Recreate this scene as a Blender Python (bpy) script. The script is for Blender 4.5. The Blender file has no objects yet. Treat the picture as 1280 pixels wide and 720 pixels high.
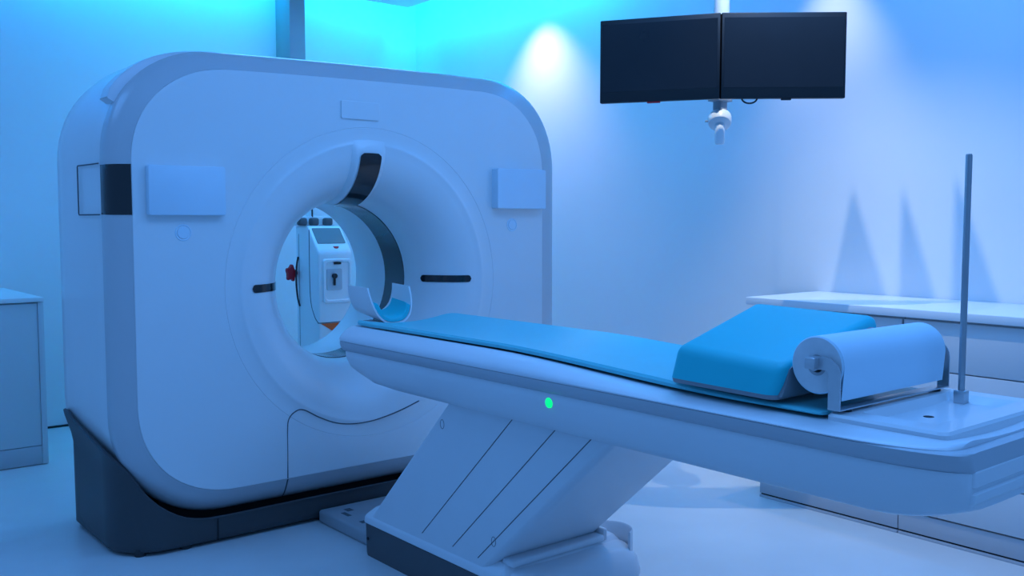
import bpy, bmesh, math
from mathutils import Vector, Matrix
PI = math.pi
COL = bpy.context.scene.collection
H = 1.3   # eye height of the photograph

# ---------------------------------------------------------------- materials
def mat(name, col, rough=0.45, metal=0.0, coat=0.0, spec=0.5, noise=0.0, nscale=6.0, bump=0.0, emit=None, estr=0.0):
    m = bpy.data.materials.new(name); m.use_nodes = True
    nt = m.node_tree; b = nt.nodes['Principled BSDF']
    b.inputs['Base Color'].default_value = (*col, 1)
    b.inputs['Roughness'].default_value = rough
    b.inputs['Metallic'].default_value = metal
    b.inputs['Coat Weight'].default_value = coat
    b.inputs['Coat Roughness'].default_value = 0.12
    b.inputs['Specular IOR Level'].default_value = spec
    tc = nt.nodes.new('ShaderNodeTexCoord')
    if noise > 0:
        n = nt.nodes.new('ShaderNodeTexNoise'); n.inputs['Scale'].default_value = nscale
        n.inputs['Detail'].default_value = 4
        r = nt.nodes.new('ShaderNodeValToRGB')
        r.color_ramp.elements[0].position = 0.3; r.color_ramp.elements[1].position = 0.7
        r.color_ramp.elements[0].color = (*[c * (1 - noise) for c in col], 1)
        r.color_ramp.elements[1].color = (*[min(1, c * (1 + noise)) for c in col], 1)
        nt.links.new(tc.outputs['Object'], n.inputs['Vector'])
        nt.links.new(n.outputs['Fac'], r.inputs['Fac'])
        nt.links.new(r.outputs['Color'], b.inputs['Base Color'])
    if bump > 0:
        n2 = nt.nodes.new('ShaderNodeTexNoise'); n2.inputs['Scale'].default_value = nscale * 30
        bp = nt.nodes.new('ShaderNodeBump'); bp.inputs['Strength'].default_value = bump
        bp.inputs['Distance'].default_value = 0.002
        nt.links.new(tc.outputs['Object'], n2.inputs['Vector'])
        nt.links.new(n2.outputs['Fac'], bp.inputs['Height'])
        nt.links.new(bp.outputs['Normal'], b.inputs['Normal'])
    if emit:
        b.inputs['Emission Color'].default_value = (*emit, 1)
        b.inputs['Emission Strength'].default_value = estr
    return m

M = {}
M['wall'] = mat('wall_paint', (.80, .80, .80), .6, noise=.015, nscale=2, bump=.02)
M['pillar'] = mat('pillar_shade', (.30, .31, .33), .5, noise=.02)  # wall paint darkened to grey, for the shade on the duct's front
M['ceiling'] = mat('ceiling_paint', (.80, .80, .80), .7, noise=.015, nscale=2)
M['floor'] = mat('floor_vinyl', (.66, .66, .66), .32, noise=.04, nscale=3, spec=.45)
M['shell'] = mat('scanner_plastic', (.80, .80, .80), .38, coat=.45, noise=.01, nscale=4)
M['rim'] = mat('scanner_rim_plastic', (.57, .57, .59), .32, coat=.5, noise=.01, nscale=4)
M['panel'] = mat('panel_plastic', (.68, .80, .88), .45, noise=.01)
M['charcoal'] = mat('charcoal_plastic', (.05, .052, .056), .45, noise=.06, nscale=5)
M['black'] = mat('black_glass', (.012, .013, .015), .12, coat=.3)
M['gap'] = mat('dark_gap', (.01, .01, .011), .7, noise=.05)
M['seam'] = mat('seam_grey', (.10, .105, .12), .7, noise=.05)
M['bore'] = mat('bore_plastic', (.86, .86, .86), .3, coat=.3, noise=.01)
M['window'] = mat('bore_window', (.06, .065, .07), .15, coat=.4, noise=.05)
M['table'] = mat('table_plastic', (.76, .76, .78), .4, coat=.25, noise=.012, nscale=4)
M['bumper'] = mat('bumper_plastic', (.52, .53, .56), .45, noise=.015, nscale=4)
M['tableunder'] = mat('pedestal_plastic', (.74, .74, .76), .45, noise=.012, nscale=4)
M['skirt'] = mat('skirt_plastic', (.085, .088, .095), .55, noise=.06, nscale=5)
M['teal'] = mat('teal_vinyl', (.12, .62, .68), .36, noise=.02, nscale=6, bump=.04)
M['tealdeep'] = mat('teal_foam_vinyl', (.004, .55, .62), .5, noise=.02, nscale=6, bump=.05)
M['greyvinyl'] = mat('grey_vinyl', (.27, .28, .30), .55, noise=.03)
M['paper'] = mat('paper', (.66, .84, .94), .75, noise=.01, bump=.05)
M['paperend'] = mat('paper_end', (.72, .72, .73), .85, noise=.04, nscale=40)
M['steel'] = mat('brushed_steel', (.60, .61, .63), .32, metal=.85, noise=.04, nscale=20)
M['steeldk'] = mat('pole_steel', (.42, .43, .45), .35, metal=.8, noise=.04, nscale=20)
M['screen'] = mat('screen_glass', (.012, .014, .018), .22, noise=.05)
M['bezel'] = mat('bezel_plastic', (.010, .011, .013), .4, noise=.05)
M['lacquer'] = mat('cabinet_lacquer', (.64, .65, .66), .42, noise=.012, nscale=3)
M['worktop'] = mat('worktop_laminate', (.80, .80, .80), .3, noise=.012, nscale=3)
M['kick'] = mat('kickboard', (.50, .50, .52), .5, noise=.02)
M['white'] = mat('white_enamel', (.84, .84, .84), .35, coat=.3, noise=.01)
M['tinted'] = mat('tinted_display', (.20, .21, .23), .3, noise=.05)
M['red'] = mat('red_plastic', (.55, .008, .02), .45, noise=.04)
M['orange'] = mat('orange_plastic', (.85, .12, .02), .5, noise=.04)
M['rubber'] = mat('rubber', (.03, .03, .033), .7, noise=.08)
M['led'] = mat('green_led', (.01, .35, .12), .3, emit=(.0, .95, .20), estr=1.3)
M['lightgrey'] = mat('light_grey_plastic', (.55, .56, .58), .45, noise=.02)
M['knob'] = mat('knob_grey', (.10, .105, .11), .5, noise=.04)
M['medgrey'] = mat('grey_plastic', (.38, .39, .41), .5, noise=.03)

# ---------------------------------------------------------------- helpers
def link(o, parent=None):
    COL.objects.link(o)
    if parent is not None:
        o.parent = parent
        o.matrix_parent_inverse = Matrix.Translation(parent.location).inverted() if parent.rotation_euler[2] == 0 else parent.matrix_basis.inverted()
    return o

class MB:
    """collects verts/faces with material slots; build() links ONE mesh object"""
    def __init__(s): s.bm = bmesh.new()
    def v(s, p): return s.bm.verts.new(Vector(p))
    def face(s, vs, mi=0):
        try:
            f = s.bm.faces.new(vs); f.material_index = mi; return f
        except ValueError: return None
    def loft(s, rings, closed=True, cap0=False, cap1=False, mi=0):
        R = [[s.v(p) for p in r] for r in rings]
        n = len(R[0])
        for a, b in zip(R[:-1], R[1:]):
            for i in range(n if closed else n - 1):
                j = (i + 1) % n
                s.face([a[i], a[j], b[j], b[i]], mi)
        if cap0: s.face(list(reversed(R[0])), mi)
        if cap1: s.face(R[-1], mi)
        return R
    def box(s, x0, x1, y0, y1, z0, z1, bev=0.0, seg=2, mi=0, T=None):
        t = bmesh.new()
        bmesh.ops.create_cube(t, size=1)
        for w in t.verts:
            w.co = Vector(((x0 + x1) / 2 + w.co.x * (x1 - x0), (y0 + y1) / 2 + w.co.y * (y1 - y0), (z0 + z1) / 2 + w.co.z * (z1 - z0)))
        if bev > 0:
            bmesh.ops.bevel(t, geom=list(t.edges), offset=bev, segments=seg, profile=.5, affect='EDGES')
        s.merge(t, mi, T)
    def merge(s, t, mi=0, T=None):
        mp = {}
        for w in t.verts: mp[w] = s.v(T @ w.co if T else w.co)
        for f in t.faces: s.face([mp[w] for w in f.verts], mi)
        t.free()
    def tube(s, pts, r, n=8, mi=0, cap=True):
        pts = [Vector(p) for p in pts]; rings = []
        prev = None
        for i, p in enumerate(pts):
            d = (pts[min(i + 1, len(pts) - 1)] - pts[max(i - 1, 0)]).normalized()
            ref = prev if prev is not None else (Vector((0, 0, 1)) if abs(d.z) < .9 else Vector((1, 0, 0)))
            a = (ref - d * ref.dot(d)).normalized(); prev = a
            b = d.cross(a)
            rr = r[i] if isinstance(r, (list, tuple)) else r
            rings.append([p + (a * math.cos(2 * PI * k / n) + b * math.sin(2 * PI * k / n)) * rr for k in range(n)])
        s.loft(rings, True, cap, cap, mi)
    def lathe(s, prof, origin, axis='z', n=32, mi=0, cap=True):
        o = Vector(origin); rings = []
        for r, h in prof:
            ring = []
            for k in range(n):
                c, q = math.cos(2 * PI * k / n) * r, math.sin(2 * PI * k / n) * r
                ring.append(o + (Vector((c, q, h)) if axis == 'z' else Vector((h, c, q)) if axis == 'x' else Vector((c, h, q))))
            rings.append(ring)
        s.loft(rings, True, cap, cap, mi)
    def prism(s, poly, axis, a0, a1, bev=0.0, seg=2, mi=0, T=None):
        """poly: 2D points; axis x -> (y,z), y -> (x,z), z -> (x,y)"""
        def P(q, a): return (a, q[0], q[1]) if axis == 'x' else (q[0], a, q[1]) if axis == 'y' else (q[0], q[1], a)
        t = bmesh.new()
        A = [t.verts.new(P(q, a0)) for q in poly]; B = [t.verts.new(P(q, a1)) for q in poly]
        n = len(poly)
        for i in range(n): t.faces.new([A[i], A[(i + 1) % n], B[(i + 1) % n], B[i]])
        t.faces.new(list(reversed(A))); t.faces.new(B)
        if bev > 0:
            bmesh.ops.bevel(t, geom=list(t.edges), offset=bev, segments=seg, profile=.5, affect='EDGES')
        s.merge(t, mi, T)
    def build(s, name, mats, parent=None, angle=35, T=None, smooth=True, loc=None):
        bmesh.ops.recalc_face_normals(s.bm, faces=list(s.bm.faces))
        me = bpy.data.meshes.new(name)
        if T: bmesh.ops.transform(s.bm, matrix=T, verts=list(s.bm.verts))
        if loc is not None and parent is None:
            bmesh.ops.translate(s.bm, vec=-Vector(loc), verts=list(s.bm.verts))
        s.bm.to_mesh(me); s.bm.free()
        for m_ in (mats if isinstance(mats, (list, tuple)) else [mats]): me.materials.append(m_)
        if smooth:
            for p in me.polygons: p.use_smooth = True
            me.set_sharp_from_angle(angle=math.radians(angle))
        o = bpy.data.objects.new(name, me)
        link(o, parent)
        if loc is not None and parent is None: o.location = loc
        return o

def tag(o, label=None, cat=None, group=None, kind=None):
    if label: o['label'] = label
    if cat: o['category'] = cat
    if group: o['group'] = group
    if kind: o['kind'] = kind
    return o
def thing(name, label, cat, loc, group=None):
    o = bpy.data.objects.new(name, None); o.empty_display_size = .1
    o.location = loc; COL.objects.link(o)
    return tag(o, label, cat, group)

def lerp(a, b, t): return a + (b - a) * t
def catmull(pts, per=6):
    pts = [Vector(p) for p in pts]; out = []
    for i in range(len(pts) - 1):
        p0 = pts[max(i - 1, 0)]; p1 = pts[i]; p2 = pts[i + 1]; p3 = pts[min(i + 2, len(pts) - 1)]
        for k in range(per):
            t = k / per
            out.append(.5 * ((2 * p1) + (p2 - p0) * t + (2 * p0 - 5 * p1 + 4 * p2 - p3) * t * t + (3 * p1 - p0 - 3 * p2 + p3) * t ** 3))
    out.append(pts[-1]); return out

def rrect(x0, x1, z0, z1, r, nc=14, ns=10, e=2.0):
    """rounded rectangle, counter-clockwise from the bottom edge; r = radius or (rx, rz)"""
    rx, rz = (r, r) if not isinstance(r, tuple) else r
    pts = []
    def side(a, b):
        for k in range(ns): pts.append((lerp(a[0], b[0], k / ns), lerp(a[1], b[1], k / ns)))
    def corner(cx, cz, a0):
        for k in range(nc):
            a = a0 + (PI / 2) * k / nc
            c, s_ = math.cos(a), math.sin(a)
            pts.append((cx + rx * math.copysign(abs(c) ** (2 / e), c), cz + rz * math.copysign(abs(s_) ** (2 / e), s_)))
    side((x0 + rx, z0), (x1 - rx, z0)); corner(x1 - rx, z0 + rz, -PI / 2)
    side((x1, z0 + rz), (x1, z1 - rz)); corner(x1 - rx, z1 - rz, 0)
    side((x1 - rx, z1), (x0 + rx, z1)); corner(x0 + rx, z1 - rz, PI / 2)
    side((x0, z1 - rz), (x0, z0 + rz)); corner(x0 + rx, z0 + rz, PI)
    return pts

# ---------------------------------------------------------------- setting
WX, WY = 4.30, 6.42          # right wall, back wall
ROOM_X0, ROOM_Y0 = -1.6, -1.6
ZC = 2.905                    # dropped ceiling
ZT = 3.22                    # slab above the cove
GAP = .20
def struct(name, mb, m, **k):
    o = mb.build(name, m, **k); o['kind'] = 'structure'; return o
b = MB(); b.box(ROOM_X0, WX + .1, ROOM_Y0, WY + .1, -.1, 0); struct('floor', b, M['floor'])
b = MB(); b.box(ROOM_X0, WX + .1, WY, WY + .1, 0, ZT); struct('wall_back', b, M['wall'])
b = MB(); b.box(WX, WX + .1, ROOM_Y0, WY, 0, ZT); struct('wall_right', b, M['wall'])
b = MB(); b.box(ROOM_X0, WX - GAP, ROOM_Y0, WY - GAP, ZC, ZC + .06, .004); struct('ceiling', b, M['ceiling'])
b = MB(); b.box(ROOM_X0, WX + .1, ROOM_Y0, WY + .1, ZT, ZT + .08); struct('trim_1', b, M['ceiling'])
# boxed-in duct on the back wall, ending behind the scanner
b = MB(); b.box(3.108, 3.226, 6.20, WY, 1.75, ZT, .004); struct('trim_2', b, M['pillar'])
# dark strip put in for the shadow line at the foot of the back wall
b = MB(); b.box(ROOM_X0, WX, WY - .010, WY, 0.0, .012); struct('wall_foot_shade', b, M['gap'])

# ---------------------------------------------------------------- the scanner
SC = thing('ct_scanner', 'large white CT scanner gantry with round bore, standing on a charcoal plinth', 'CT scanner', (2.22, 4.05, 0))
CX, CZ = 2.22, 1.02
def crown(X): return .016 * (X - 2.2) - .012 * (X - 2.2) ** 2
def outline(x0, x1, z0, z1, r):
    pts = rrect(x0, x1, z0, z1, r, 16, 12, 2.15)
    out = []
    for X, Z in pts:
        w = max(0, (Z - 1.2) / (z1 - 1.2))
        out.append((X, Z + crown(X) * w))
    return out
INNER = outline(1.188, 3.223, .212, 1.907, (.39, .38))
OUTER = outline(1.115, 3.362, .114, 1.986, (.44, .44))

def radial(ol):
    pol = []
    for X, Z in ol: pol.append((math.atan2(Z - CZ, X - CX) % (2 * PI), X, Z))
    pol.sort()
    def f(a):
        a %= 2 * PI
        # ray / segment intersection
        for i in range(len(pol)):
            a0, x0, z0 = pol[i]; a1, x1, z1 = pol[(i + 1) % len(pol)]
            d0 = a0; d1 = a1 if a1 > a0 else a1 + 2 * PI
            aa = a if a >= d0 - 1e-9 else a + 2 * PI
            if d0 - 1e-9 <= aa <= d1 + 1e-9:
                dx, dz = math.cos(a), math.sin(a); ex, ez = x1 - x0, z1 - z0
                den = dx * ez - dz * ex
                return ((x0 - CX) * ez - (z0 - CZ) * ex) / den
        return 1.0
    return f
rin = radial(INNER)
NA = 240
YF = 3.672
def funnel(t): return (.365 + .235 * (1 - math.cos(t)), 3.955 - .286 * math.sin(t))
def fnormal(t):
    n = Vector((-.286 * math.cos(t), -.235 * math.sin(t))); return n.normalized()
prof = [(.365, 3.965)] + [funnel(PI / 2 * k / 14) for k in range(15)] + [(.605, 3.6675), (.611, 3.6670), (.617, 3.6685), (.632, 3.6722), (.660, 3.6725), (.6785, 3.672), (.6798, 3.6736), (.6818, 3.6736), (.683, 3.672)]
b = MB(); rings = []
angs = [2 * PI * k / NA for k in range(NA)]
RO = [rin(a) for a in angs]
for r, y in prof: rings.append([(CX + r * math.cos(a), y, CZ + r * math.sin(a)) for a in angs])
for s_, dy in ((.08, 0), (.3, -.001), (.6, -.001), (.9, 0)):
    rings.append([(CX + lerp(.683, R_, s_) * math.cos(a), YF + dy, CZ + lerp(.683, R_, s_) * math.sin(a)) for a, R_ in zip(angs, RO)])
for dr, dy in ((.012, 0), (.003, .0004), (0.0006, .0022), (.0005, .03)):
    rings.append([(CX + (R_ - dr) * math.cos(a), YF + dy, CZ + (R_ - dr) * math.sin(a)) for a, R_ in zip(angs, RO)])
b.loft(rings)
# access-panel seam of the lower front
seam = [(1.799, .215), (1.800, .32), (1.801, .42), (1.808, .465), (1.835, .492), (1.875, .497), (1.95, .455), (2.03, .420), (2.11, .405), (2.20, .405), (2.29, .418), (2.37, .437), (2.46, .465)]
def face_y(x, z):
    r = math.hypot(x - CX, z - CZ); tab = [(0, 3.667), (.611, 3.667), (.617, 3.6685), (.632, 3.6722), (9, 3.6722)]
    for (r0, y0), (r1, y1) in zip(tab[:-1], tab[1:]):
        if r0 <= r <= r1: return lerp(y0, y1, (r - r0) / (r1 - r0))
b.tube([Vector((p[0], face_y(p[0], p[1]) + .0003, p[1])) for p in catmull([(q[0], q[1], 0) for q in seam], 8)], .0028, 6, 1)
b.build('front_cover', [M['shell'], M['seam']], SC, 30)

# rounded rim around the front cover
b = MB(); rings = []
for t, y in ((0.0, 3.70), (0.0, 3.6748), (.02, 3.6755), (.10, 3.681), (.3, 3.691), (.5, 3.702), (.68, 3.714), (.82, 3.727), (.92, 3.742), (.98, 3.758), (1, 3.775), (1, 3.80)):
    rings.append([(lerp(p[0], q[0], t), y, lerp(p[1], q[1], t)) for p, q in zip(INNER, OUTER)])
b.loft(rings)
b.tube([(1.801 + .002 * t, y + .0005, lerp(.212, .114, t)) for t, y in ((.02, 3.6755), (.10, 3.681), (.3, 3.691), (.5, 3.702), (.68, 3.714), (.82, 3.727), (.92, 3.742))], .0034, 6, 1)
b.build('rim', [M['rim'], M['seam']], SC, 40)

# side shell and rear cover
def inset(ol, d, cx=2.22, cz=1.06):
    n = len(ol); out = []
    for i in range(n):
        x0, z0 = ol[i - 1]; x1, z1 = ol[(i + 1) % n]
        tx, tz = x1 - x0, z1 - z0; L = math.hypot(tx, tz) or 1
        out.append((ol[i][0] - tz / L * d, ol[i][1] + tx / L * d))
    return out
b = MB(); rings = []
for d, y in ((.06, 3.775), (.012, 3.785), (.006, 3.80), (.0, 3.9), (-.008, 4.05), (-.014, 4.18), (-.016, 4.28), (-.008, 4.36), (.02, 4.42), (.07, 4.465), (.16, 4.485), (.28, 4.488)):
    rings.append([(p[0], y, p[1]) for p in inset(OUTER, d)])
ri = radial([(p[0], p[1]) for p in inset(OUTER, .28)])
# rear face as circles onto the bore
rr = []
ang2 = [math.atan2(p[1] - CZ, p[0] - CX) for p in inset(OUTER, .28)]
for f_, y in ((.5, 4.49), (1, 4.49)):
    rr.append([(lerp(p[0], CX + .46 * math.cos(a), f_), y, lerp(p[1], CZ + .46 * math.sin(a), f_)) for p, a in zip(inset(OUTER, .28), ang2)])
b.loft(rings + rr)
# hatch outline on the flank
xs = 1.1085
b.tube([(xs + .0005, 3.80, 1.513), (xs - .0015, 3.9, 1.513), (xs - .0085, 4.035, 1.513), (xs - .0088, 4.04, 1.508), (xs - .0088, 4.04, 1.325), (xs - .0085, 4.035, 1.320), (xs - .0015, 3.9, 1.320), (xs, 3.80, 1.320)], .0026, 6, 1)
b.build('side_shell', [M['shell'], M['seam']], SC, 40)

# cap over the shoulders and the top, behind the rim
outer_ext = sorted([p for p in OUTER if p[1] > 1.74], key=lambda p: math.atan2(p[1] - 1.2, p[0] - 2.22), reverse=True)
def capline(d):
    """shoulder line pushed out by d, fading to nothing over the flat top; its ends are cut plumb"""
    n = len(outer_ext); out = []
    for i, (x, z) in enumerate(outer_ext):
        x0, z0 = outer_ext[max(i - 1, 0)]; x1, z1 = outer_ext[min(i + 1, n - 1)]
        L = math.hypot(x1 - x0, z1 - z0) or 1
        nx, nz = -(z1 - z0) / L, (x1 - x0) / L
        t = min(1, max(0, (abs(x - 2.22) - .70) / .36)); fade = (t * t * (3 - 2 * t) if x < 2.22 else 0) * .97 + .03
        X = x + nx * d * fade if d > 0 else x + nx * d
        Z = z + nz * d * fade if d > 0 else z + nz * d
        out.append((min(max(X, 1.142), 3.36), Z))
    return out
b = MB(); rings = []
for d, y in ((-.04, 3.770), (.026, 3.771), (.036, 3.776), (.038, 3.786), (.038, 3.86), (.034, 3.872), (-.04, 3.876)):
    rings.append([(x, y, z) for x, z in capline(d)])
R_ = b.loft(rings, closed=False)
b.face([r[0] for r in R_]); b.face([r[-1] for r in R_])
b.build('top_cap', M['table'], SC, 40)

# bore liner, scan window, rear flare
b = MB()
def circ(r, y, n=96): return [(CX + r * math.cos(2 * PI * k / n), y, CZ + r * math.sin(2 * PI * k / n)) for k in range(n)]
b.loft([circ(.3655, 3.962), circ(.3655, 4.155), circ(.364, 4.16), circ(.364, 4.42), circ(.372, 4.45), circ(.40, 4.48), circ(.465, 4.495)])
b.build('bore_liner', M['bore'], SC, 40)
b = MB()
b.loft([circ(.3655, 3.975), circ(.362, 3.978), circ(.362, 4.148), circ(.3655, 4.152)])
b.build('scan_window', M['window'], SC, 40)

# sensor hood and its dark window at the top of the funnel
def fstrip(mb, t0, t1, hw, off, axis, sgn=1, nt=18, nx=10, corner=0, mi=0, thick=.0, shift=0.0):
    """strip laid on the funnel; axis 'top' runs in the vertical plane, 'side' in the horizontal one"""
    rings = []
    for i in range(nt + 1):
        s = i / nt; t = lerp(t0, t1, s)
        r, y = funnel(t); n = fnormal(t)
        ds = min(s, 1 - s) * abs(t1 - t0) * .25
        w = hw
        if corner and ds < corner: w = hw - corner + math.sqrt(max(0, corner ** 2 - (corner - ds) ** 2))
        ring = []
        for k in range(nx + 1):
            u = -1 + 2 * k / nx; q = u * w
            o = off * (1 - abs(u) ** 6 * .98) if thick else off
            if thick: o *= min(1, .15 + s * 6) * min(1, .02 + (1 - s) * 5)
            rad = r + n.x * o; yy = y + n.y * o
            rr_ = math.sqrt(max(1e-6, rad ** 2 - q ** 2))
            if axis == 'top': ring.append((CX + shift + q, yy, CZ + rr_))
            else: ring.append((CX + sgn * rr_, yy, CZ + q))
        rings.append(ring)
    mb.loft(rings, closed=False, mi=mi)
b = MB(); fstrip(b, .02, PI / 2 * 1.08, .085, .022, 'top', thick=1, nx=16, shift=-.012); hood = b.build('sensor_hood', M['shell'], SC, 50)
b = MB(); fstrip(b, .04, PI / 2 * .93, .053, .0245, 'top', corner=.016, nt=40, shift=-.012); b.build('sensor_window', M['black'], hood, 50)
for sg in (1, -1):
    b = MB(); fstrip(b, .36, 1.36 if sg > 0 else 1.42, .0165, .003, 'side', sg, corner=.0165, nt=40)
    o = b.build('laser_slot', [M['black']], SC, 50)

# control displays on the front, seal plate, round buttons
def slab(name, x0, x1, z0, z1, y0, y1, r, m, parent):
    b = MB(); rings = []
    for d, y in ((0, y1), (0, lerp(y0, y1, .12)), (.001, lerp(y0, y1, .03)), (.003, y0)):
        rings.append([(p[0], y, p[1]) for p in rrect(x0 + d, x1 - d, z0 + d, z1 - d, max(r - d * .5, .002), 5, 2)])
    b.loft(rings, True, False, True)
    return b.build(name, m, parent, 30)
o = slab('display_panel', 1.240, 1.540, 1.318, 1.507, 3.640, 3.672, .008, M['panel'], SC)
o = slab('display_panel', 2.895, 3.205, 1.355, 1.548, 3.625, 3.672, .008, M['panel'], SC)
slab('name_plate', 2.072, 2.262, 1.735, 1.812, 3.664, 3.672, .006, M['shell'], SC)
for x, z in ((1.378, 1.251), (3.020, 1.276)):
    b = MB(); b.lathe([(.001, -.0045), (.022, -.0045), (.0235, -.003), (.0245, -.0005), (.030, -.0035), (.0325, -.002), (.034, .003)], (x, YF, z), 'y', 28)
    b.build('round_button', M['panel'], SC, 30)

# dark grip band across the left rim
b = MB(); rings = []
ys = [(lerp(1.188, 1.115, t), y - .0015) for t, y in ((.0, 3.6748), (.10, 3.681), (.3, 3.691), (.5, 3.702), (.68, 3.714), (.82, 3.727), (.92, 3.742), (.98, 3.758), (1, 3.775), (1, 3.80))]
ys = [(x - .0012, y) for x, y in ys]
for z in (1.319, 1.322, 1.505, 1.508):
    i_ = .002 if z in (1.319, 1.508) else 0
    rings.append([(x + i_, y + i_ - .002, z) for x, y in ys])
b.loft(rings, closed=False)
b.build('grip_band', M['black'], SC, 40)

# plinth: a charcoal shoe that wraps the lower corners
def plan(off, lean=0.0):
    return rrect(1.075 + off + lean, 3.365 - off - lean, 3.674 + off, 4.42 - off, max(.19 - off, .02), 16, 56)
def ptop(x, y):
    # follow the curve of the body's lower corner; rise along the flank to the rear
    d = max(0, min(x - 1.075, 3.365 - x))
    tab = [(0, .375), (.05, .335), (.107, .242), (.150, .196), (.196, .160), (.235, .138), (.273, .122), (.34, .109), (.45, .107), (.8, .110), (9, .110)]
    for (d0, z0), (d1, z1) in zip(tab[:-1], tab[1:]):
        if d0 <= d <= d1: z = lerp(z0, z1, (d - d0) / (d1 - d0)); break
    w = max(0, min(1, (y - 3.69) / .64)); side = max(0, 1 - d / .10)
    side = side * side * (3 - 2 * side)
    return z + side * .150 * w
b = MB(); rings = []
P0 = plan(0); tops = [ptop(*p) for p in P0]
def leanof(z): 
    t = max(0, min(1, (.52 - z) / .17)); return .034 * t * t * (3 - 2 * t)
for f_, off in ((0, .012), (0.03, .004), (.12, 0), (.3, 0), (.5, 0), (.6, 0), (.7, 0), (.8, 0), (.9, -.001), (.96, -.003)):
    ring = []
    for k, t in enumerate(tops):
        z = .014 + (t - .014) * f_
        p = plan(off, leanof(z))[k]; ring.append((p[0], p[1], z))
    rings.append(ring)
for off, dz in ((-.004, 0), (.004, .004), (.02, -.004), (.03, -.06), (.032, -.5)):
    rings.append([(plan(off, leanof(t))[k][0], plan(off, leanof(t))[k][1], max(.03, t + dz)) for k, t in enumerate(tops)])
b.loft(rings, True, True, True)
b.box(1.4885, 1.4945, 3.6715, 3.69, .016, .108, mi=1)
pl = b.build('plinth', [M['charcoal'], M['gap']], SC, 40)
b = MB(); b.box(1.30, 3.14, 3.80, 4.38, .03, .22); b.build('inner_frame', M['gap'], SC)
for x, y in ((1.20, 3.73), (1.37, 3.705), (3.2, 3.73), (1.2, 4.35), (3.2, 4.35)):
    b = MB(); b.lathe([(.02, 0), (.022, .004), (.022, .03)], (x, y, 0), 'z', 16); b.build('levelling_foot', M['rubber'], SC)

# ---------------------------------------------------------------- patient table
TX = 2.123
TB = thing('patient_table', 'long white scanner couch on slanted pedestal in front of the scanner bore', 'patient table', (TX, 2.6, 0))
Y0, Y1 = .835, 3.285        # rear and front tips
def sect(pts, n=1):
    return pts
def endscale(y, rf, rb):
    """plan narrowing towards the two ends"""
    w = 1.0
    return w
# lower chassis: half section (dx, z), mirrored
def mirror(half): return [(-x, z) for x, z in half] + [(x, z) for x, z in reversed(half)]
ch = [(.262, .803), (.300, .802), (.3035, .795), (.302, .770), (.296, .740), (.286, .710), (.268, .688), (.235, .676), (.15, .674), (.05, .674)]
def stations(y0, y1, r0, r1, n=9):
    """(y, inset) with quarter-round plan corners of radius r at the ends"""
    out = []
    for k in range(n): a = PI / 2 * k / (n - 1); out.append((y0 + r0[1] * (1 - math.sin(a)) * 0 + r0[1] * (1 - math.cos(PI / 2 - a) ) , r0[0] * (1 - math.sin(a))))
    return out
def qround(y_end, ry, rx, n, rev):
    o = []
    for k in range(n):
        a = PI / 2 * k / (n - 1)
        o.append((y_end + (ry if not rev else -ry) * (1 - math.cos(a)), rx * (1 - math.sin(a))))
    return o if not rev else o[::-1]
def loft_table(name, half, y0, y1, r0, r1, m, parent, rise=None, angle=35):
    """extrude a half section along Y with rounded plan corners; rise(y) lifts the underside"""
    sts = qround(y0, r0[0], r0[1], 9, False) + [(lerp(y0 + r0[0], y1 - r1[0], k / 16), 0) for k in range(1, 16)] + qround(y1, r1[0], r1[1], 9, True)
    b = MB(); rings = []
    full = mirror(half)
    hw = max(x for x, z in half)
    for y, ins in sts:
        ring = []
        for x, z in full:
            xx = math.copysign(max(.004, abs(x) * (hw - ins) / hw), x)
            ring.append((TX + xx, y, rise(y, z) if rise else z))
        rings.append(ring)
    b.loft(rings, True, True, True)
    return b
def rise_low(y, z):
    # the underside sweeps up at the front tip
    if z > .795: return z
    u = max(0, (y - 2.95) / (3.255 - 2.95))
    lift = (1 - math.sqrt(max(0, 1 - min(1, u) ** 2))) * .105
    v = max(0, (1.08 - y) / .218); lift2 = .045 * v * v * (.798 - z) / .124
    return z + lift * (.798 - z) / .124 + lift2
b = loft_table('chassis', ch, .862, 3.262, (.20, .06), (.07, .07), None, None, rise_low)
b.build('chassis', M['table'], TB, 40)
# bumper strip between the chassis and the tabletop
bu = [(.285, .842), (.310, .841), (.3165, .838), (.316, .826), (.311, .812), (.303, .803), (.294, .800), (.26, .799)]
b = loft_table('bumper', bu, .858, 3.272, (.22, .07), (.06, .05), None, None)
b.build('bumper', M['bumper'], TB, 40)
# tabletop with a hollowed upper face
tt = [(.0, .8605), (.08, .864), (.16, .874), (.222, .887), (.245, .891), (.262, .890), (.285, .880), (.303, .867), (.314, .856), (.318, .846), (.317, .840), (.25, .839), (.1, .839)]
def flat(y):
    u = max(0, min(1, (2.40 - y) / 1.0)); return u * u * (3 - 2 * u)
def rise_top(y, z):
    u = flat(y)      # flat bed at the rear end
    if z > .8435: z = lerp(z, min(z, .842 + (z - .8435) * .25), u)
    return z
b = loft_table('tabletop', tt, .888, 3.272, (.22, .085), (.06, .05), None, None, rise_top)
b.build('tabletop', M['table'], TB, 40)
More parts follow.
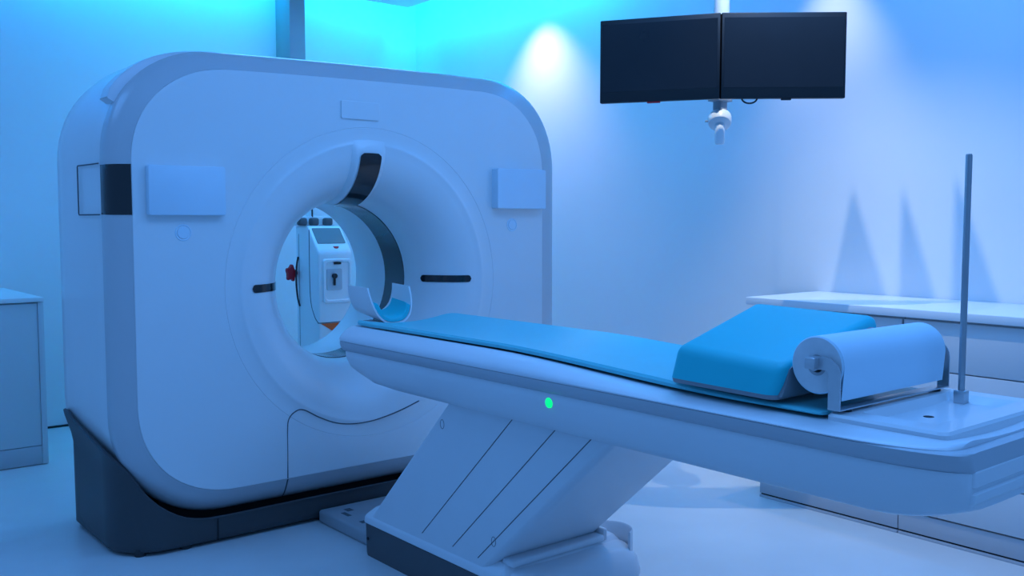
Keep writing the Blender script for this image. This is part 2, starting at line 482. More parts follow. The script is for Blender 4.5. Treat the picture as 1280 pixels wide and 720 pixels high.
# raised tray at the rear end
b = MB()
def tr(a, b_, c, d, r): return rrect(a, b_, c, d, r, 6, 4)
o0 = tr(1.885, 2.435, .868, 1.200, .03); o1 = tr(1.896, 2.428, .920, 1.200, .022); o2 = tr(1.902, 2.422, .926, 1.195, .020)
i1 = tr(1.965, 2.370, .978, 1.150, .012); i2 = tr(2.005, 2.330, 1.018, 1.135, .010)
i3 = tr(2.055, 2.285, 1.045, 1.125, .010); i4 = tr(2.062, 2.278, 1.050, 1.120, .008)
b.loft([[(p[0], p[1], z) for p in o] for o, z in ((o0, .790), (o0, .806), (tr(1.890, 2.43, .888, 1.200, .022), .8095), (tr(1.893, 2.43, .905, 1.200, .022), .816), (tr(1.895, 2.428, .914, 1.200, .022), .832), (o1, .862), (o2, .868), (i1, .868), (i2, .8490), (i3, .8490), (i4, .8488))], True, True, True)
b.lathe([(.012, 0), (.012, .0008), (.001, .0010)], (2.125, 1.075, .8486), 'z', 12, 1)
b.build('rear_tray', [M['table'], M['gap']], TB, 25)
# rear bumper below the tray
b = MB()
q0 = tr(1.884, 2.40, .856, 1.0, .010); q1 = tr(1.889, 2.395, .861, 1.0, .008); q2 = tr(1.93, 2.38, .935, 1.0, .008); q3 = tr(1.895, 2.39, .872, 1.0, .008)
b.loft([[(p[0], p[1], z) for p in o] for o, z in ((q2, .700), (q3, .720), (q0, .740), (q0, .756), (q1, .760))], True, True, True)
b.loft([[(p[0], p[1], z) for p in o] for o, z in ((q1, .7680), (q0, .772), (q0, .801), (q1, .807))], True, True, True)
b.box(1.893, 2.39, .890, 1.0, .757, .772, mi=1)
b.build('rear_bumper', [M['table'], M['gap']], TB, 35)
# green indicator on the flank
b = MB(); b.lathe([(.0155, .004), (.0148, -.003), (.011, -.0062), (.005, -.008), (.0005, -.0085)], (1.8225, 2.045, .7745), 'x', 20)
o = b.build('indicator_light', M['led'], TB); o['label'] = 'glowing green indicator light'

# pedestal, leaning back towards the camera end
XL, XR = 1.885, 2.345
def ped(yb, zb, yt, zt): return [(yb, zb), (yt, zt)]
b = MB()
bot = rrect(XL, XR, 2.389, 3.126, .03, 6, 4); 
def shear(ol, z): 
    k = (z - .19) / (.633 - .19)
    return [(p[0], p[1] - k * (.436 + .053 * (3.126 - p[1]) / .737), z) for p in ol]
b.loft([shear(bot, z) for z in (.15, .3, .45, .6, .70)], True, True, True)
def onside(y, z, dx=-.0005):
    k = (z - .19) / (.633 - .19); return (XL + dx, y - k * (.436 + .053 * (3.126 - y) / .737), z)
for yb, yt in ((2.795, 2.36), (2.610, 2.13), (2.468, 1.985)):
    k = .436 + .053 * (3.126 - yb) / .737
    pts = [(XL, lerp(yb, yb - k, s) + 0, lerp(.186, .633, s)) for s in [i / 10 for i in range(12)]]
    b.tube(pts, .0016, 6, 1)
for yb, z in ((3.075, .60), (2.463, .262)):
    p = onside(yb, z)
    b.tube([(XL, p[1] + .011 * math.cos(a), p[2] + .016 * math.sin(a)) for a in [2 * PI * i / 16 for i in range(17)]], .0010, 5, 1)
b.build('pedestal', [M['tableunder'], M['seam']], TB, 40)
# base: dark skirt, white cap, rounded rear end
def baseplan(d):
    x0, x1 = 1.878 + d, 2.44 - d; yf = 3.205 - d; yr = 2.37
    pts = []
    for k in range(6): pts.append((lerp(x0 + .03, x1 - .03, k / 5), yf))
    for k in range(1, 6): a = PI / 2 * k / 6; pts.append((x1 - .03 + .03 * math.sin(a), yf - .03 + .03 * math.cos(a)))
    for k in range(6): pts.append((x1, lerp(yf - .03, yr, k / 5)))
    rx = (x1 - x0) / 2; cx = (x0 + x1) / 2
    for k in range(1, 24): a = PI * k / 24; pts.append((cx + rx * math.cos(a), yr - (.06 - d) * math.sin(a) ** .5))
    for k in range(6): pts.append((x0, lerp(yr, yf - .03, k / 5)))
    for k in range(1, 6): a = PI / 2 * k / 6; pts.append((x0 + .03 - .03 * math.cos(a), yf - .03 + .03 * math.sin(a)))
    return pts
b = MB(); b.loft([[(p[0], p[1], z) for p in baseplan(d)] for d, z in ((.008, 0), (.006, .01), (.004, .126), (.012, .130))], True, True, True)
b.lathe([(.006, -.001), (.006, .004)], (1.881, 3.165, .07), 'x', 10, 1)
b.build('base_skirt', [M['skirt'], M['gap']], TB, 40)
b = MB(); b.loft([[(p[0], p[1], z) for p in baseplan(d)] for d, z in ((.004, .128), (0, .132), (.001, .150), (.006, .160), (.030, .186), (.036, .189))], True, True, True)
b.box(1.915, 2.335, 2.325, 2.382, .180, .205, .010, 3)
b.box(2.338, 2.356, 2.335, 2.39, .180, .222, .006, 3)
b.build('base_cap', M['table'], TB, 40)
# white rear hood of the base with its scooped corner guard
b = MB(); rings = []
for d, z in ((.03, .0), (.006, .03), (0, .08), (.008, .125), (.03, .160), (.06, .172)):
    rings.append([(p[0], p[1], z) for p in rrect(1.90 + d * .5, 2.462 - d, 2.225 + d, 2.45 - d * .2, .09, 10, 4)])
b.loft(rings, True, True, True)
rings = []
arc = [(2.375 + .080 * math.cos(a), 2.345 + .085 * math.sin(a)) for a in [-.42 * PI + k * (.92 * PI) / 20 for k in range(21)]]
for s_, z in ((1.0, .12), (1.0, .212), (.96, .218), (.90, .212), (.88, .12)):
    rings.append([(2.375 + (x - 2.375) * s_, 2.345 + (y - 2.345) * s_, z) for x, y in arc])
R_ = b.loft(rings, closed=False)
b.face([r[0] for r in R_]); b.face([r[-1] for r in R_])
b.build('base_hood', M['table'], TB, 40)

# floor duct between base and gantry
b = MB(); b.box(1.935, 2.30, 3.215, 3.665, 0, .055, .012, 3)
b.box(2.02, 2.05, 3.56, 3.60, .0545, .0556, mi=1); b.box(1.985, 2.005, 3.50, 3.56, .0545, .0556, mi=1); b.box(1.985, 2.01, 3.38, 3.41, .0545, .0556, mi=1)
o = b.build('cable_duct', [M['medgrey'], M['seam']], None, 40, loc=(2.12, 3.44, 0))
tag(o, 'low grey cable duct on the floor between table base and scanner plinth', 'cable duct')

# mattress on the tabletop
b = MB()
def mtop(dx): return .8665 + .026 * (abs(dx) / .237) ** 2
sts = qround(1.206, .012, .012, 5, False) + [(lerp(1.218, 3.20, k / 40), 0) for k in range(1, 40)] + qround(3.266, .05, .045, 8, True)
rings = []
for y, ins in sts:
    hw = .238 - ins
    th = .020 if y > 1.7 else lerp(.009, .020, max(0, (y - 1.206) / .494))
    sc_ = 1.0 - (.055 * max(0, (y - 3.205) / .06) ** 2)
    mtop = lambda dx, k_=sc_, u_=flat(y): lerp(.8675, .8520, u_) + lerp(.026, .0085, u_) * (abs(dx) / (.237 * k_)) ** 2
    topz = [(dx, mtop(dx) + th) for dx in [lerp(-hw + .006, hw - .006, k / 16) for k in range(17)]]
    ring = [(TX + dx, y, z) for dx, z in topz]
    ring += [(TX + hw, y, mtop(hw) + th * .6), (TX + hw - .003, y, mtop(hw) + .002)]
    ring += [(TX + dx, y, mtop(dx) + .0015) for dx in [lerp(hw - .01, -hw + .01, k / 10) for k in range(11)]]
    ring += [(TX - hw + .003, y, mtop(hw) + .002), (TX - hw, y, mtop(hw) + th * .6)]
    rings.append(ring)
b.loft(rings, True, True, True)
o = b.build('mattress', M['teal'], None, 50, loc=(TX, 2.25, .87))
tag(o, 'thin teal vinyl mattress lying along the top of the scanner couch', 'mattress')

# ---------------------------------------------------------------- head holder
HH = thing('head_holder', 'white curved head holder cup with teal pad at the bore end of the couch', 'head holder', (TX + .005, 3.30, .865))
def cup(s, off=0.0, n=20):
    """U section at s (0 near .. 1 far)"""
    y = lerp(3.345, 3.535, s); zb = lerp(.872, .900, s); hw = lerp(.104, .112, s); ht = lerp(.150, .128, s)
    pts = []
    for k in range(n + 1):
        u = -1 + 2 * k / n
        a = u * PI / 2
        x = math.copysign(abs(math.sin(a)) ** .9, a) * (hw - off)
        z = zb + off + (ht - off) * (abs(u) ** 2.2)
        pts.append((TX + .008 + x, y + .05 * abs(u) ** 3 * (1 - s), z))
    return pts
b = MB(); S = [i / 8 for i in range(9)]
outer = [cup(s) for s in S]; inner = [cup(s, .007) for s in S]
ring = [o_ + list(reversed(i_)) for o_, i_ in zip(outer, inner)]
b.loft(ring, True, True, True)
b.build('cup', M['white'], HH, 40)
b = MB(); rings = []
for s in [.02 + .68 * i / 8 for i in range(9)]:
    lo = cup(s, .009)[3:18]; e = .006 if s in (.02, .70) else 0
    hi = [(p[0] + (TX + .008 - p[0]) * .22, p[1], p[2] + .020 - e - .008 * abs(-1 + 2 * k / 14) ** 2) for k, p in enumerate(lo)]
    rings.append(lo + list(reversed(hi)))
b.loft(rings, True, True, True)
b.build('pad', M['tealdeep'], HH, 60)
b = MB(); b.box(TX - .055, TX + .055, 3.272, 3.50, .846, .862, .004)
b.box(TX - .075, TX - .03, 3.36, 3.47, .850, .884, .004)
b.build('mounting_tongue', M['medgrey'], HH)

# ---------------------------------------------------------------- wedge cushion
WG = thing('wedge_cushion', 'teal foam wedge cushion with grey underside on the couch beside the paper roll', 'cushion', (2.08, 1.50, .89))
def subdiv_solid(name, corners_b, corners_t, m, parent, bev):
    t = bmesh.new()
    B = [t.verts.new(c) for c in corners_b]; T_ = [t.verts.new(c) for c in corners_t]
    t.faces.new(list(reversed(B))); t.faces.new(T_)
    for i in range(4): t.faces.new([B[i], B[(i + 1) % 4], T_[(i + 1) % 4], T_[i]])
    zlo = max(v.co.z for v in B) + .001
    bmesh.ops.bevel(t, geom=[e for e in t.edges if max(v.co.z for v in e.verts) > zlo], offset=bev, segments=6, profile=.5, affect='EDGES')
    b = MB(); b.merge(t); return b.build(name, m, parent, 60)
ZB = 0
def zb(y, d): return .8815 + (y - 1.31) * .020 + d
plan4 = [(1.856, 1.626), (1.864, 1.314), (2.345, 1.330), (2.335, 1.70)]
subdiv_solid('foam', [(x, y, zb(y, .011)) for x, y in plan4],
             [(1.862, 1.606, .985), (1.888, 1.300, .963), (2.355, 1.330, 1.052), (2.300, 1.690, 1.066)], M['tealdeep'], WG, .026)
b = MB(); t = bmesh.new()
B_ = [t.verts.new((x + (.004 if x < 2 else -.004), y, zb(y, 0))) for x, y in plan4]; T_ = [t.verts.new((x, y, zb(y, .0112))) for x, y in plan4]
t.faces.new(list(reversed(B_))); t.faces.new(T_)
for i in range(4): t.faces.new([B_[i], B_[(i + 1) % 4], T_[(i + 1) % 4], T_[i]])
bmesh.ops.bevel(t, geom=[e for e in t.edges if abs(e.verts[0].co.x - e.verts[1].co.x) < .01 and abs(e.verts[0].co.y - e.verts[1].co.y) < .001], offset=.026, segments=6, profile=.5, affect='EDGES')
b.merge(t)
o = b.build('underside', M['greyvinyl'], WG, 60); o['label'] = 'grey underside'
# grey end facing the roll, curved along its upper edge
b = MB(); rings = []
for k in range(31):
    s = k / 30; x = lerp(1.886, 2.30, s)
    zt = min(.894 + .10 * (s / .10) ** 1.4, lerp(.950, 1.022, s))
    zl = zb(1.31, .006); rings.append([(x, 1.309 + .012 * s, zl), (x, 1.304 + .012 * s, lerp(zl, zt, .5)), (x, 1.304 + .012 * s, zt), (x, 1.330, zt), (x, 1.334, zl)])
b.loft(rings, True, True, True)
o = b.build('end_panel', M['greyvinyl'], WG, 60); o['label'] = 'grey end panel'

# ---------------------------------------------------------------- paper roll and its holder
RX0, RX1, RY, RZ, RR = 1.915, 2.385, 1.234, .970, .0665
b = MB()
PR = thing('paper_roll', 'thick roll of white couch paper in steel holder at the end of the couch', 'paper roll', (2.17, RY, RZ - RR))
n = 64; rings = []
for x, r in ((RX0, .024), (RX0, RR - .003), (RX0 + .003, RR), (RX1 - .003, RR), (RX1, RR - .003), (RX1, .024)):
    rings.append([(x, RY + r * math.cos(2 * PI * k / n), RZ + r * math.sin(2 * PI * k / n)) for k in range(n)])
b.loft(rings[1:5])
b.loft(rings[0:2], mi=1); b.loft(rings[4:6], mi=1)
bmesh.ops.remove_doubles(b.bm, verts=list(b.bm.verts), dist=1e-6)
b.build('roll', [M['paper'], M['paperend']], PR, 40)
b = MB(); b.loft([[(x, RY + r * math.cos(2 * PI * k / 24), RZ + r * math.sin(2 * PI * k / 24)) for k in range(24)] for x, r in ((RX0 - .0005, .024), (RX0 + .03, .024), (RX1 - .03, .024), (RX1 + .0005, .024), (RX1 + .0005, .017), (RX0 - .0005, .017), (RX0 - .0005, .024))])
b.build('core', M['medgrey'], PR, 40)
# loose end of the paper hanging down
b = MB(); rings = []
path = [(RY - RR * math.cos(a) - .0015, RZ + RR * math.sin(a)) for a in [PI / 2 * (1 - k / 8) for k in range(8)]] + [(RY - RR - .0015 + .001 * k, RZ - .0125 * k) for k in range(0, 7)]
for y, z in path: rings.append([(RX0 + .004, y, z), (RX1 - .004, y, z), (RX1 - .004, y + .0012, z), (RX0 + .004, y + .0012, z)])
b.loft(rings, True, True, True)
b.build('loose_sheet', M['paper'], PR, 60)

RH = thing('paper_roll_holder', 'bent steel strip holder carrying the white paper roll at the end of the couch', 'roll holder', (2.17, 1.17, .868))
HY = 1.180   # plane of the uprights
b = MB(); b.box(1.9005, 2.4045, HY - .016, HY + .016, .8745, .8780, .001)
b.build('base_strip', M['steel'], RH)
for x, nm in ((1.9025, 'arm'), (2.4025, 'arm')):
    b = MB()
    path = [(HY, .876), (HY, .90), (HY, .93), (HY, .952)] + [(HY + .026 * (1 - math.cos(a)), .952 + .026 * math.sin(a)) for a in [PI / 2 * k / 6 for k in range(1, 7)]] + [(HY + .04, .978), (RY + .012, .978)]
    rings = []
    for i, (y, z) in enumerate(path):
        y0, z0 = path[max(i - 1, 0)]; y1, z1 = path[min(i + 1, len(path) - 1)]
        L = math.hypot(y1 - y0, z1 - z0); ny, nz = -(z1 - z0) / L, (y1 - y0) / L
        w = .0150
        rings.append([(x - .0017, y + ny * w, z + nz * w), (x + .0017, y + ny * w, z + nz * w), (x + .0017, y - ny * w, z - nz * w), (x - .0017, y - ny * w, z - nz * w)])
    b.loft(rings, True, True, True); b.build('arm', M['steel'], RH, 40)
    b = MB(); sx = -1 if x < 2 else 1
    b.box(min(x, x + sx * .020), max(x, x + sx * .020), RY - .014, RY + .012, RZ - .006, RZ + .020, .003, 2)
    b.lathe([(.012, 0), (.012, -sx * .05)], (x, RY, RZ), 'x', 16)
    b.build('spindle', M['steel'], RH, 40)
for x in (1.95, 2.36):
    b = MB(); b.lathe([(.013, 0), (.014, .002), (.013, .0065)], (x, HY, .8682), 'z', 16); b.build('foot', M['rubber'], RH)

# ---------------------------------------------------------------- infusion pole
IV = thing('infusion_pole', 'thin upright steel infusion pole at the rear corner of the couch', 'pole', (2.333, 1.100, .8495))
b = MB(); b.tube([(2.333, 1.1, .864), (2.333, 1.1, 1.455), (2.333, 1.1, 1.459)], [.0078, .0078, .006], 18); b.build('shaft', M['steeldk'], IV, 40)
b = MB(); b.box(2.320, 2.346, 1.086, 1.114, .8495, .884, .003, 2); b.build('socket', M['steel'], IV)

# ---------------------------------------------------------------- counter on the right
FX = 3.72
CH = .905
units = [(2.005, 2.690), (1.320, 2.000)]
labs = ['white drawer cabinet unit at the worktop end nearest the scanner, half hidden by the cushion', 'white drawer cabinet unit under the worktop right behind the steel infusion pole']
proto = None
def unit(y0, y1, label):
    c = thing('drawer_cabinet', label, 'cabinet', (4.0, (y0 + y1) / 2, 0), 'drawer cabinets under the worktop')
    b = MB(); b.box(FX + .018, WX - .004, y0, y1, .10, CH, .0015); b.build('carcass', M['lacquer'], c)
    b = MB(); b.box(FX + .006, WX - .1, y0, y1, .020, .098, .001); b.build('kickboard', M['kick'], c)
    for z0, z1 in ((.700, .896), (.279, .695), (.106, .274)):
        b = MB(); b.box(FX, FX + .0175, y0 + .002, y1 - .002, z0, z1, .0015); b.build('drawer', M['lacquer'], c)
    b = MB(); b.box(FX + .014, FX + .04, y0 + .003, y1 - .003, .0125, .0195); b.build('plinth_gap', M['gap'], c)
    b = MB(); b.box(FX + .005, WX - .12, y0, y1, 0, .0120, .001); b.build('foot_strip', M['kick'], c)
    return c
for (y0, y1), l in zip(units, labs): unit(y0, y1, l)
b = MB(); b.box(3.700, WX - .002, 1.30, 2.770, CH + .001, .940, .0025, 2)
o = b.build('worktop', M['worktop'], None, loc=(4.0, 1.7, CH)); tag(o, 'long white worktop on the drawer cabinets along the right wall', 'worktop')

# ---------------------------------------------------------------- cabinet at the left
LC = thing('low_cabinet', 'white low cupboard against the back wall left of the scanner', 'cabinet', (.78, 5.95, 0))
LX0, LX1 = .30, 1.300
b = MB(); b.box(LX0, LX1 - .002, 5.500, WY - .012, .09, .868, .002); b.build('carcass', M['lacquer'], LC)
b = MB(); b.box(LX0, LX1, 5.470, WY - .012, .870, .893, .002); b.build('cabinet_top', M['worktop'], LC)
b = MB(); b.box(LX1 - .028, LX1, 5.478, WY - .012, .004, .869, .0015); b.build('side_panel', M['lacquer'], LC)
for x0, x1 in ((.303, .784), (.788, LX1 - .030)):
    b = MB(); b.box(x0, x1, 5.482, 5.499, .105, .862, .0015); b.build('door', M['lacquer'], LC)
b = MB(); b.box(LX0, LX1 - .029, 5.481, 5.52, .004, .102, .001); b.build('kickboard', M['kick'], LC)

# ---------------------------------------------------------------- monitors on the ceiling pole
MP = thing('monitor_mount', 'white ceiling pole with round handle hub carrying the two black monitors', 'monitor mount', (3.19, 2.60, ZC))
def camray(px, py, d):
    f = 1200; th = math.atan(85 / 1200); az = math.atan(990 / math.hypot(1200, 85))
    fw = Vector((math.sin(az) * math.cos(th), math.cos(az) * math.cos(th), -math.sin(th)))
    rt = Vector((math.cos(az), -math.sin(az), 0)); up = rt.cross(fw)
    return Vector((0, 0, H)) + (rt * (px - 640) + up * (360 - py) + fw * f) / f * d
pc = camray(901, 70, 4.08); px_, py_ = pc.x, pc.y
b = MB(); b.lathe([(.001, ZC - .0), (.075, ZC - .0), (.075, ZC - .012), (.034, ZC - .02), (.034, 2.0), (.030, 1.98), (.001, 1.98)][::-1], (px_, py_, 0), 'z', 28)
b.build('ceiling_pole', M['white'], MP, 40)
b = MB(); b.box(px_ - .022, px_ + .022, py_ - .022, py_ + .022, 1.705, 1.99, .004); b.box(px_ - .045, px_ + .045, py_ - .03, py_ + .03, 1.803, 1.813, .002); b.build('carrier', M['medgrey'], MP, 40)
vdir = Vector((-px_, -py_, 0)).normalized()
hc = Vector((px_, py_, 1.722)); hax = (vdir * .62 + Vector((0, 0, -.78))).normalized()
TH = Matrix.Translation(hc) @ hax.to_track_quat('Z', 'X').to_matrix().to_4x4()
b = MB(); b.lathe([(.004, -.030), (.040, -.030), (.047, -.026), (.049, -.018), (.049, .010), (.046, .018), (.030, .024), (.004, .026)], (0, 0, 0), 'z', 32)
hub = b.build('hub', M['white'], MP, 40, T=TH)
e0 = hc + hax * .02
b = MB(); b.tube([e0 - hax * .01, e0 + vdir * .006 + Vector((0, 0, -.012)), e0 + vdir * .012 + Vector((0, 0, -.04)), e0 + vdir * .014 + Vector((0, 0, -.080)), e0 + vdir * .014 + Vector((0, 0, -.086))], [.021, .021, .021, .0205, .016], 20); b.build('handle', M['white'], MP, 50)
sd = Vector((-vdir.y, vdir.x, 0))
if sd.x > 0: sd = -sd
b = MB(); b.tube([hc, hc + sd * .062], .004, 8); b.build('lock_pin', M['medgrey'], MP, 40)
def monitor(pa, pb, za, zb, label):
    """front face from pa to pb (left to right seen from the room)"""
    A, B = Vector((pa.x, pa.y, 0)), Vector((pb.x, pb.y, 0))
    ex = (B - A).normalized(); n = Vector((ex.y, -ex.x, 0))
    if n.dot(Vector((-1, -1, 0))) < 0: n = -n
    L = (B - A).length; c = (A + B) / 2
    T = Matrix(((ex.x, -n.x, 0, c.x), (ex.y, -n.y, 0, c.y), (0, 0, 1, 0), (0, 0, 0, 1)))
    m = thing('monitor', label, 'monitor', (c.x, c.y, za), 'monitors on the ceiling pole')
    b = MB(); b.box(-L / 2, L / 2, 0, .028, za, zb, .004, 2, 0, T); b.box(-L / 2 + .12, L / 2 - .12, .028, .05, za + .04, zb - .04, .01, 2, 0, T)
    b.build('housing', M['bezel'], m)
    b = MB(); b.box(-L / 2 + .010, L / 2 - .010, -.0012, .004, za + .045, zb - .020, 0, 1, 0, T); b.build('screen', M['screen'], m)
    return m, T, L
zt0, zb0 = camray(901, 16, 3.88).z, camray(901, 122.5, 3.88).z
a0, a1 = camray(750, 75, 4.05), camray(900, 69.5, 3.885)
b0, b1 = camray(902, 69, 3.885), camray(1058, 66, 3.87)
m1, T1, L1 = monitor(a0, a1, zb0, zt0, 'left of the two black monitors hanging from the ceiling pole')
m2, T2, L2 = monitor(b0, b1, zb0, zt0, 'right of the two black monitors, with a cable loop below it')
for T_, L_, s_ in ((T1, L1, 1), (T2, L2, -1)):
    b = MB(); b.box(s_ * (L_ / 2 - .04) - .035, s_ * (L_ / 2 - .04) + .035, .029, .060, (zb0 + zt0) / 2 - .05, (zb0 + zt0) / 2 + .05, .004, 2, 0, T_); b.build('bracket', M['medgrey'], MP)
b = MB()
q = [T2 @ Vector((-L2 / 2 + .118 + .027 * math.cos(a) * 1.15, .015, zb0 + .004 + .022 * math.sin(a))) for a in [-PI * k / 12 for k in range(13)]]
b.tube(q, .0035, 8); b.build('cable_loop', M['rubber'], m2, 60)
b = MB(); b.box(-L1 / 2 + .20, -L1 / 2 + .255, .004, .02, zb0 - .006, zb0 + .002, .002, 2, 0, T1); b.build('sensor', M['red'], m1)
b = MB(); b.box(-L2 / 2 + .245, -L2 / 2 + .285, .004, .02, zb0 - .006, zb0 + .002, .002, 2, 0, T2); b.build('sensor', M['rubber'], m2)

# ---------------------------------------------------------------- white device behind the scanner
DV = thing('injector_cart', 'tall white device with slanted grey screen seen through the scanner bore', 'medical device', (3.02, 5.62, 0))
D0 = camray(418, 300, 6.05)
yaw = math.radians(0.5)
# local frame: x along the front to the right, y into the device, z up; origin at the front-left lower corner
cl = camray(398, 330, 6.05)
TD = Matrix.Translation((cl.x, cl.y, 0)) @ Matrix.Rotation(yaw, 4, 'Z')
W = .245
profl = [(0, .03), (0, 1.085), (.010, 1.108), (.14, 1.262), (.30, 1.262), (.30, .03)]
b = MB(); b.prism(profl, 'x', 0, W, .012, 3, 0, TD)
b.box(-.0012, .02, .255, .258, .05, 1.21, mi=1, T=TD)
sp = [(-.0008, .115, 1.24), (-.0008, .115, .95), (-.0008, .105, .78), (-.0008, .06, .69), (-.0008, .02, .655), (.003, -.0008, .648), (.10, -.0008, .648), (W, -.0008, .650)]
b.tube([TD @ Vector(p) for p in catmull(sp, 4)], .0028, 6, 1)
b.build('body', [M['white'], M['seam']], DV, 40)
sl = Vector((0, .130, .154)).normalized(); nn = Vector((0, -.154, .130)).normalized()
def onslope(u, v, off): return TD @ (Vector((u, .010, 1.108)) + sl * v + nn * off)
b = MB(); b.loft([[onslope(u, v, o_) for u, v in rrect(.022, W - .022, .055, .180, .006, 4, 2)] for o_ in (-.002, .003, .0035)], True, True, True); b.build('display', M['tinted'], DV, 30)
hd = [(.142 + .020 * math.cos(a), .030 + .020 * math.sin(a) * .9) for a in [PI + PI * k / 12 for k in range(13)]]
b = MB(); b.loft([[onslope(u, v, o_) for u, v in hd] for o_ in (-.003, .002, .0025)], True, True, True); b.build('badge', M['red'], DV, 30)
b = MB(); b.loft([[TD @ Vector((u, y, z)) for u, z in rrect(.026 + d, W - .008 - d, .77 + d, 1.055 - d, .02, 5, 2)] for d, y in ((0, -.002), (.006, -.012), (.018, -.012), (.024, -.003))], True, False, True); b.build('recess_frame', M['white'], DV, 40)
b = MB(); b.loft([[TD @ Vector((u, y, z)) for u, z in rrect(.055 + d, .165 - d, .855 + d, .99 - d, .008, 4, 2)] for d, y in ((0, -.003), (.001, -.0075), (.004, -.0075))], True, False, True); b.build('socket_plate', M['lightgrey'], DV, 40)
b = MB(); b.lathe([(.016, -.010), (.016, -.028), (.001, -.030)], (.105, 0, .945), 'y', 12); b.box(.099, .111, -.022, -.008, .885, .94, .002); b.build('plug', M['rubber'], DV, T=TD)
b = MB(); b.box(.105, .155, -.0155, -.008, 1.018, 1.032, .001); b.build('card_slot', M['gap'], DV, T=TD)
b = MB(); b.prism([(.012, .643), (.165, .643), (.115, .580)], 'y', -.004, .002, 0, 1, 0, TD); b.build('marker', M['orange'], DV)
b = MB(); b.box(-.01, W - .01, .20, .32, 1.264, 1.325, .008, 2)
b.build('top_rail', M['white'], DV, T=TD)
for u, y in ((-.012, .19), (.072, .19), (.172, .19)):
    b = MB(); b.box(u - .029, u + .029, y - .03, y + .02, 1.264, 1.314, .014, 3); b.build('knob', M['knob'], DV, T=TD)
b = MB(); b.prism([(.075, 1.318), (.085, 1.40), (.125, 1.405), (.19, 1.345), (.195, 1.318)], 'y', .22, .30, .006, 2, 0, TD); b.build('canister', M['white'], DV)
b = MB(); b.box(.068, .075, .20, .21, 1.318, 1.395); b.build('clip', M['rubber'], DV, T=TD)
b = MB(); pts = []
for k in range(20):
    a = 2 * PI * k / 20; r = .046 if k % 4 < 2 else .030
    pts.append((-.045 + r * math.cos(a) * .8, .955 + r * 1.25 * math.sin(a)))
b.prism(pts, 'y', .27, .30, .003, 1, 0, TD); b.box(-.03, .002, .28, .292, .945, .965, 0, 1, 0, TD); b.build('star_knob', M['red'], DV)
b = MB(); b.tube([TD @ Vector(p) for p in catmull([(-.004, .262, 1.06), (-.018, .258, 1.0), (-.024, .255, .90), (-.018, .25, .80), (-.004, .248, .74)], 5)], .006, 8); b.build('hose', M['rubber'], DV, 60)
b = MB(); b.box(-.04, W + .04, -.04, .36, .035, .075, .015, 2); b.build('foot_plate', M['medgrey'], DV, T=TD)
for u, y in ((-.02, -.02), (W + .02, -.02), (-.02, .34), (W + .02, .34)):
    b = MB(); b.lathe([(.008, -.012), (.02, -.01), (.02, .01), (.008, .012)], (u, y, .0205), 'x', 16); b.build('castor', M['rubber'], DV, T=TD)

# ---------------------------------------------------------------- light
def area(name, loc, rot, sx, sy, col, power, spread=None):
    l = bpy.data.lights.new(name, 'AREA'); l.shape = 'RECTANGLE'; l.size = sx; l.size_y = sy
    l.color = col; l.energy = power
    if spread: l.spread = math.radians(spread)
    o = bpy.data.objects.new(name, l); o.location = loc; o.rotation_euler = rot; COL.objects.link(o); return o
def spot(name, loc, target, col, power, cone, blend=.3, rad=.02):
    l = bpy.data.lights.new(name, 'SPOT'); l.color = col; l.energy = power
    l.spot_size = math.radians(cone); l.spot_blend = blend; l.shadow_soft_size = rad
    o = bpy.data.objects.new(name, l); o.location = loc
    o.rotation_euler = (Vector(target) - Vector(loc)).to_track_quat('-Z', 'Y').to_euler(); COL.objects.link(o); return o
BLUE = (.12, .38, 1.0); CBLUE = (.004, .27, 1.0); CYAN = (.0, 1.0, .70); WHITE = (1.0, .92, .92); PALE = (.08, .37, 1.0)
W_ = bpy.data.worlds.new('room_glow'); bpy.context.scene.world = W_; W_.use_nodes = True
bg = W_.node_tree.nodes['Background']; bg.inputs['Color'].default_value = (.118, .385, 1.0, 1); bg.inputs['Strength'].default_value = .62
# cove strips above the edge of the dropped ceiling, shining out over the tops of the walls
R40 = math.radians(40)
area('cove_back_blue', (1.5, WY - .17, ZC + .09), (R40, 0, 0), 5.2, .05, CBLUE, 24)
area('cove_right_blue', (WX - .17, 3.5, ZC + .09), (R40, 0, math.radians(-90)), 5.4, .05, CBLUE, 32)
area('cove_back_cyan', (2.8, WY - .17, ZC + .09), (R40, 0, 0), 2.6, .05, CYAN, 5.0)
area('cove_right_cyan', (WX - .17, 5.2, ZC + .09), (R40, 0, math.radians(-90)), 2.2, .05, CYAN, 5.5)
area('fill_light_a', (1.2, 2.2, ZC - .01), (0, 0, 0), 1.2, 1.2, BLUE, 16)  # added overhead fill for the room, no fixture there
area('fill_light_b', (2.9, 1.8, ZC - .01), (0, 0, 0), 1.2, 1.2, BLUE, 25)  # added fill, brightens the right of the scanner front
area('fill_light_e', (2.2, 0, ZC - .01), (0, 0, 0), 1.2, 1.2, BLUE, 15)  # added fill for the paper roll and couch end
area('fill_light_c', (2.9, 5.2, ZC - .01), (0, 0, 0), 1.4, .7, PALE, 24)  # added fill behind the gantry, lifts the bore and the device
area('fill_light_d', (-.3, 4.2, ZC - .01), (0, 0, 0), 1.2, 1.2, BLUE, 13)  # added fill from the left for the scanner's flank
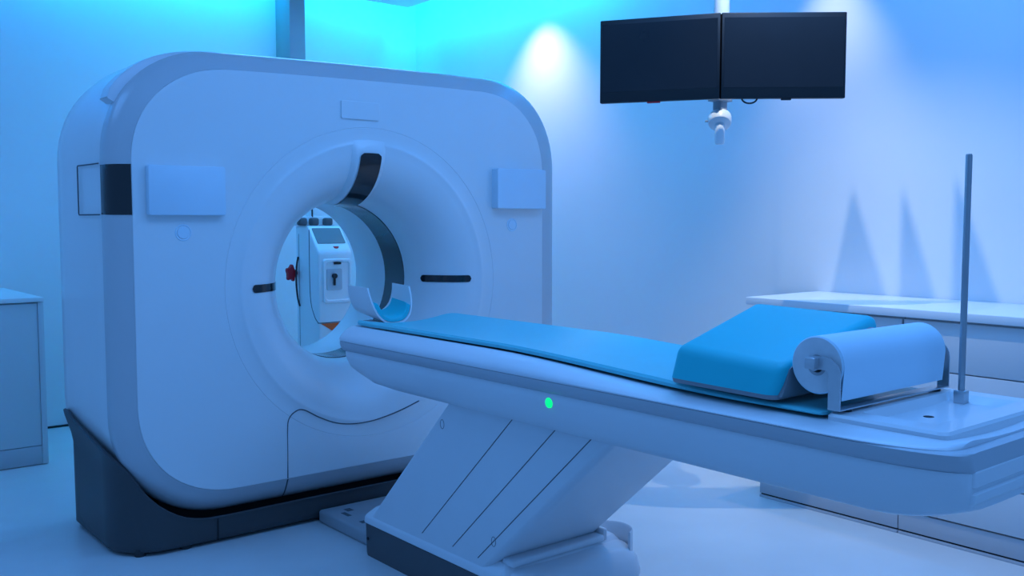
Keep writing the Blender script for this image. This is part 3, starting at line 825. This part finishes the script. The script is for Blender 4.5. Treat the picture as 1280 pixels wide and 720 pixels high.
# recessed spots grazing the right wall
spot('wall_spot_a', (WX - .30, 4.90, ZC - .03), (WX - .08, 4.80, 1.0), (1.0, .74, .86), 48, 86, 1.0)
spot('wall_spot_b', (WX - .28, 2.70, ZC - .03), (WX - .06, 2.74, 1.2), WHITE, 34, 62, 1.0)
# spot behind an added, unseen toothed plate, shaped to throw the pointed wall shadows
LX, LY, LZ = 3.10, 2.30, 2.885
spot('ceiling_spot', (LX, LY, LZ), (3.93, 2.2, 0), (.90, .97, .95), 66, 80, .9, .006)
K = .2
def bproj(y, z): return (LX + (WX - LX) * K, LY + (y - LY) * K, LZ + (z - LZ) * K)
b = MB()
prof_ = [(3.05, .86), (3.05, .90), (2.705, .90), (2.597, 1.445), (2.395, .90), (2.338, .90), (2.336, 1.440), (2.150, .90), (2.083, .90), (2.083, 1.48), (1.86, .90), (1.45, .90), (1.45, .86)]
A_ = [Vector(bproj(*q)) for q in prof_]
B_ = [p + Vector((.002, 0, 0)) for p in A_]
va = [b.v(p) for p in A_]; vb = [b.v(p) for p in B_]
b.face(va); b.face(list(reversed(vb)))
for i in range(len(va)): b.face([va[i], va[(i + 1) % len(va)], vb[(i + 1) % len(va)], vb[i]])
for y in (3.03, 1.47):
    p = bproj(y, .88); b.tube([p, (p[0], p[1], ZC + .01)], .0007, 6)
struct('added_baffle', b, M['white'], smooth=False)  # invented plate out of view, there only for its shadows

# ---------------------------------------------------------------- camera
sc = bpy.context.scene
cam = bpy.data.cameras.new('camera'); co = bpy.data.objects.new('camera', cam); COL.objects.link(co)
cam.sensor_width = 36; cam.sensor_fit = 'HORIZONTAL'; cam.lens = 1200 / 1280 * 36
th = math.atan(85 / 1200); az = math.atan(990 / math.hypot(1200, 85))
co.location = (0, 0, H); co.rotation_euler = (PI / 2 - th, 0, -az)
cam.clip_start = .05
sc.camera = co
sc.view_settings.view_transform = 'Standard'
sc.view_settings.look = 'None'
sc.view_settings.gamma = 1; sc.view_settings.exposure = 0
sc.view_settings.use_curve_mapping = False
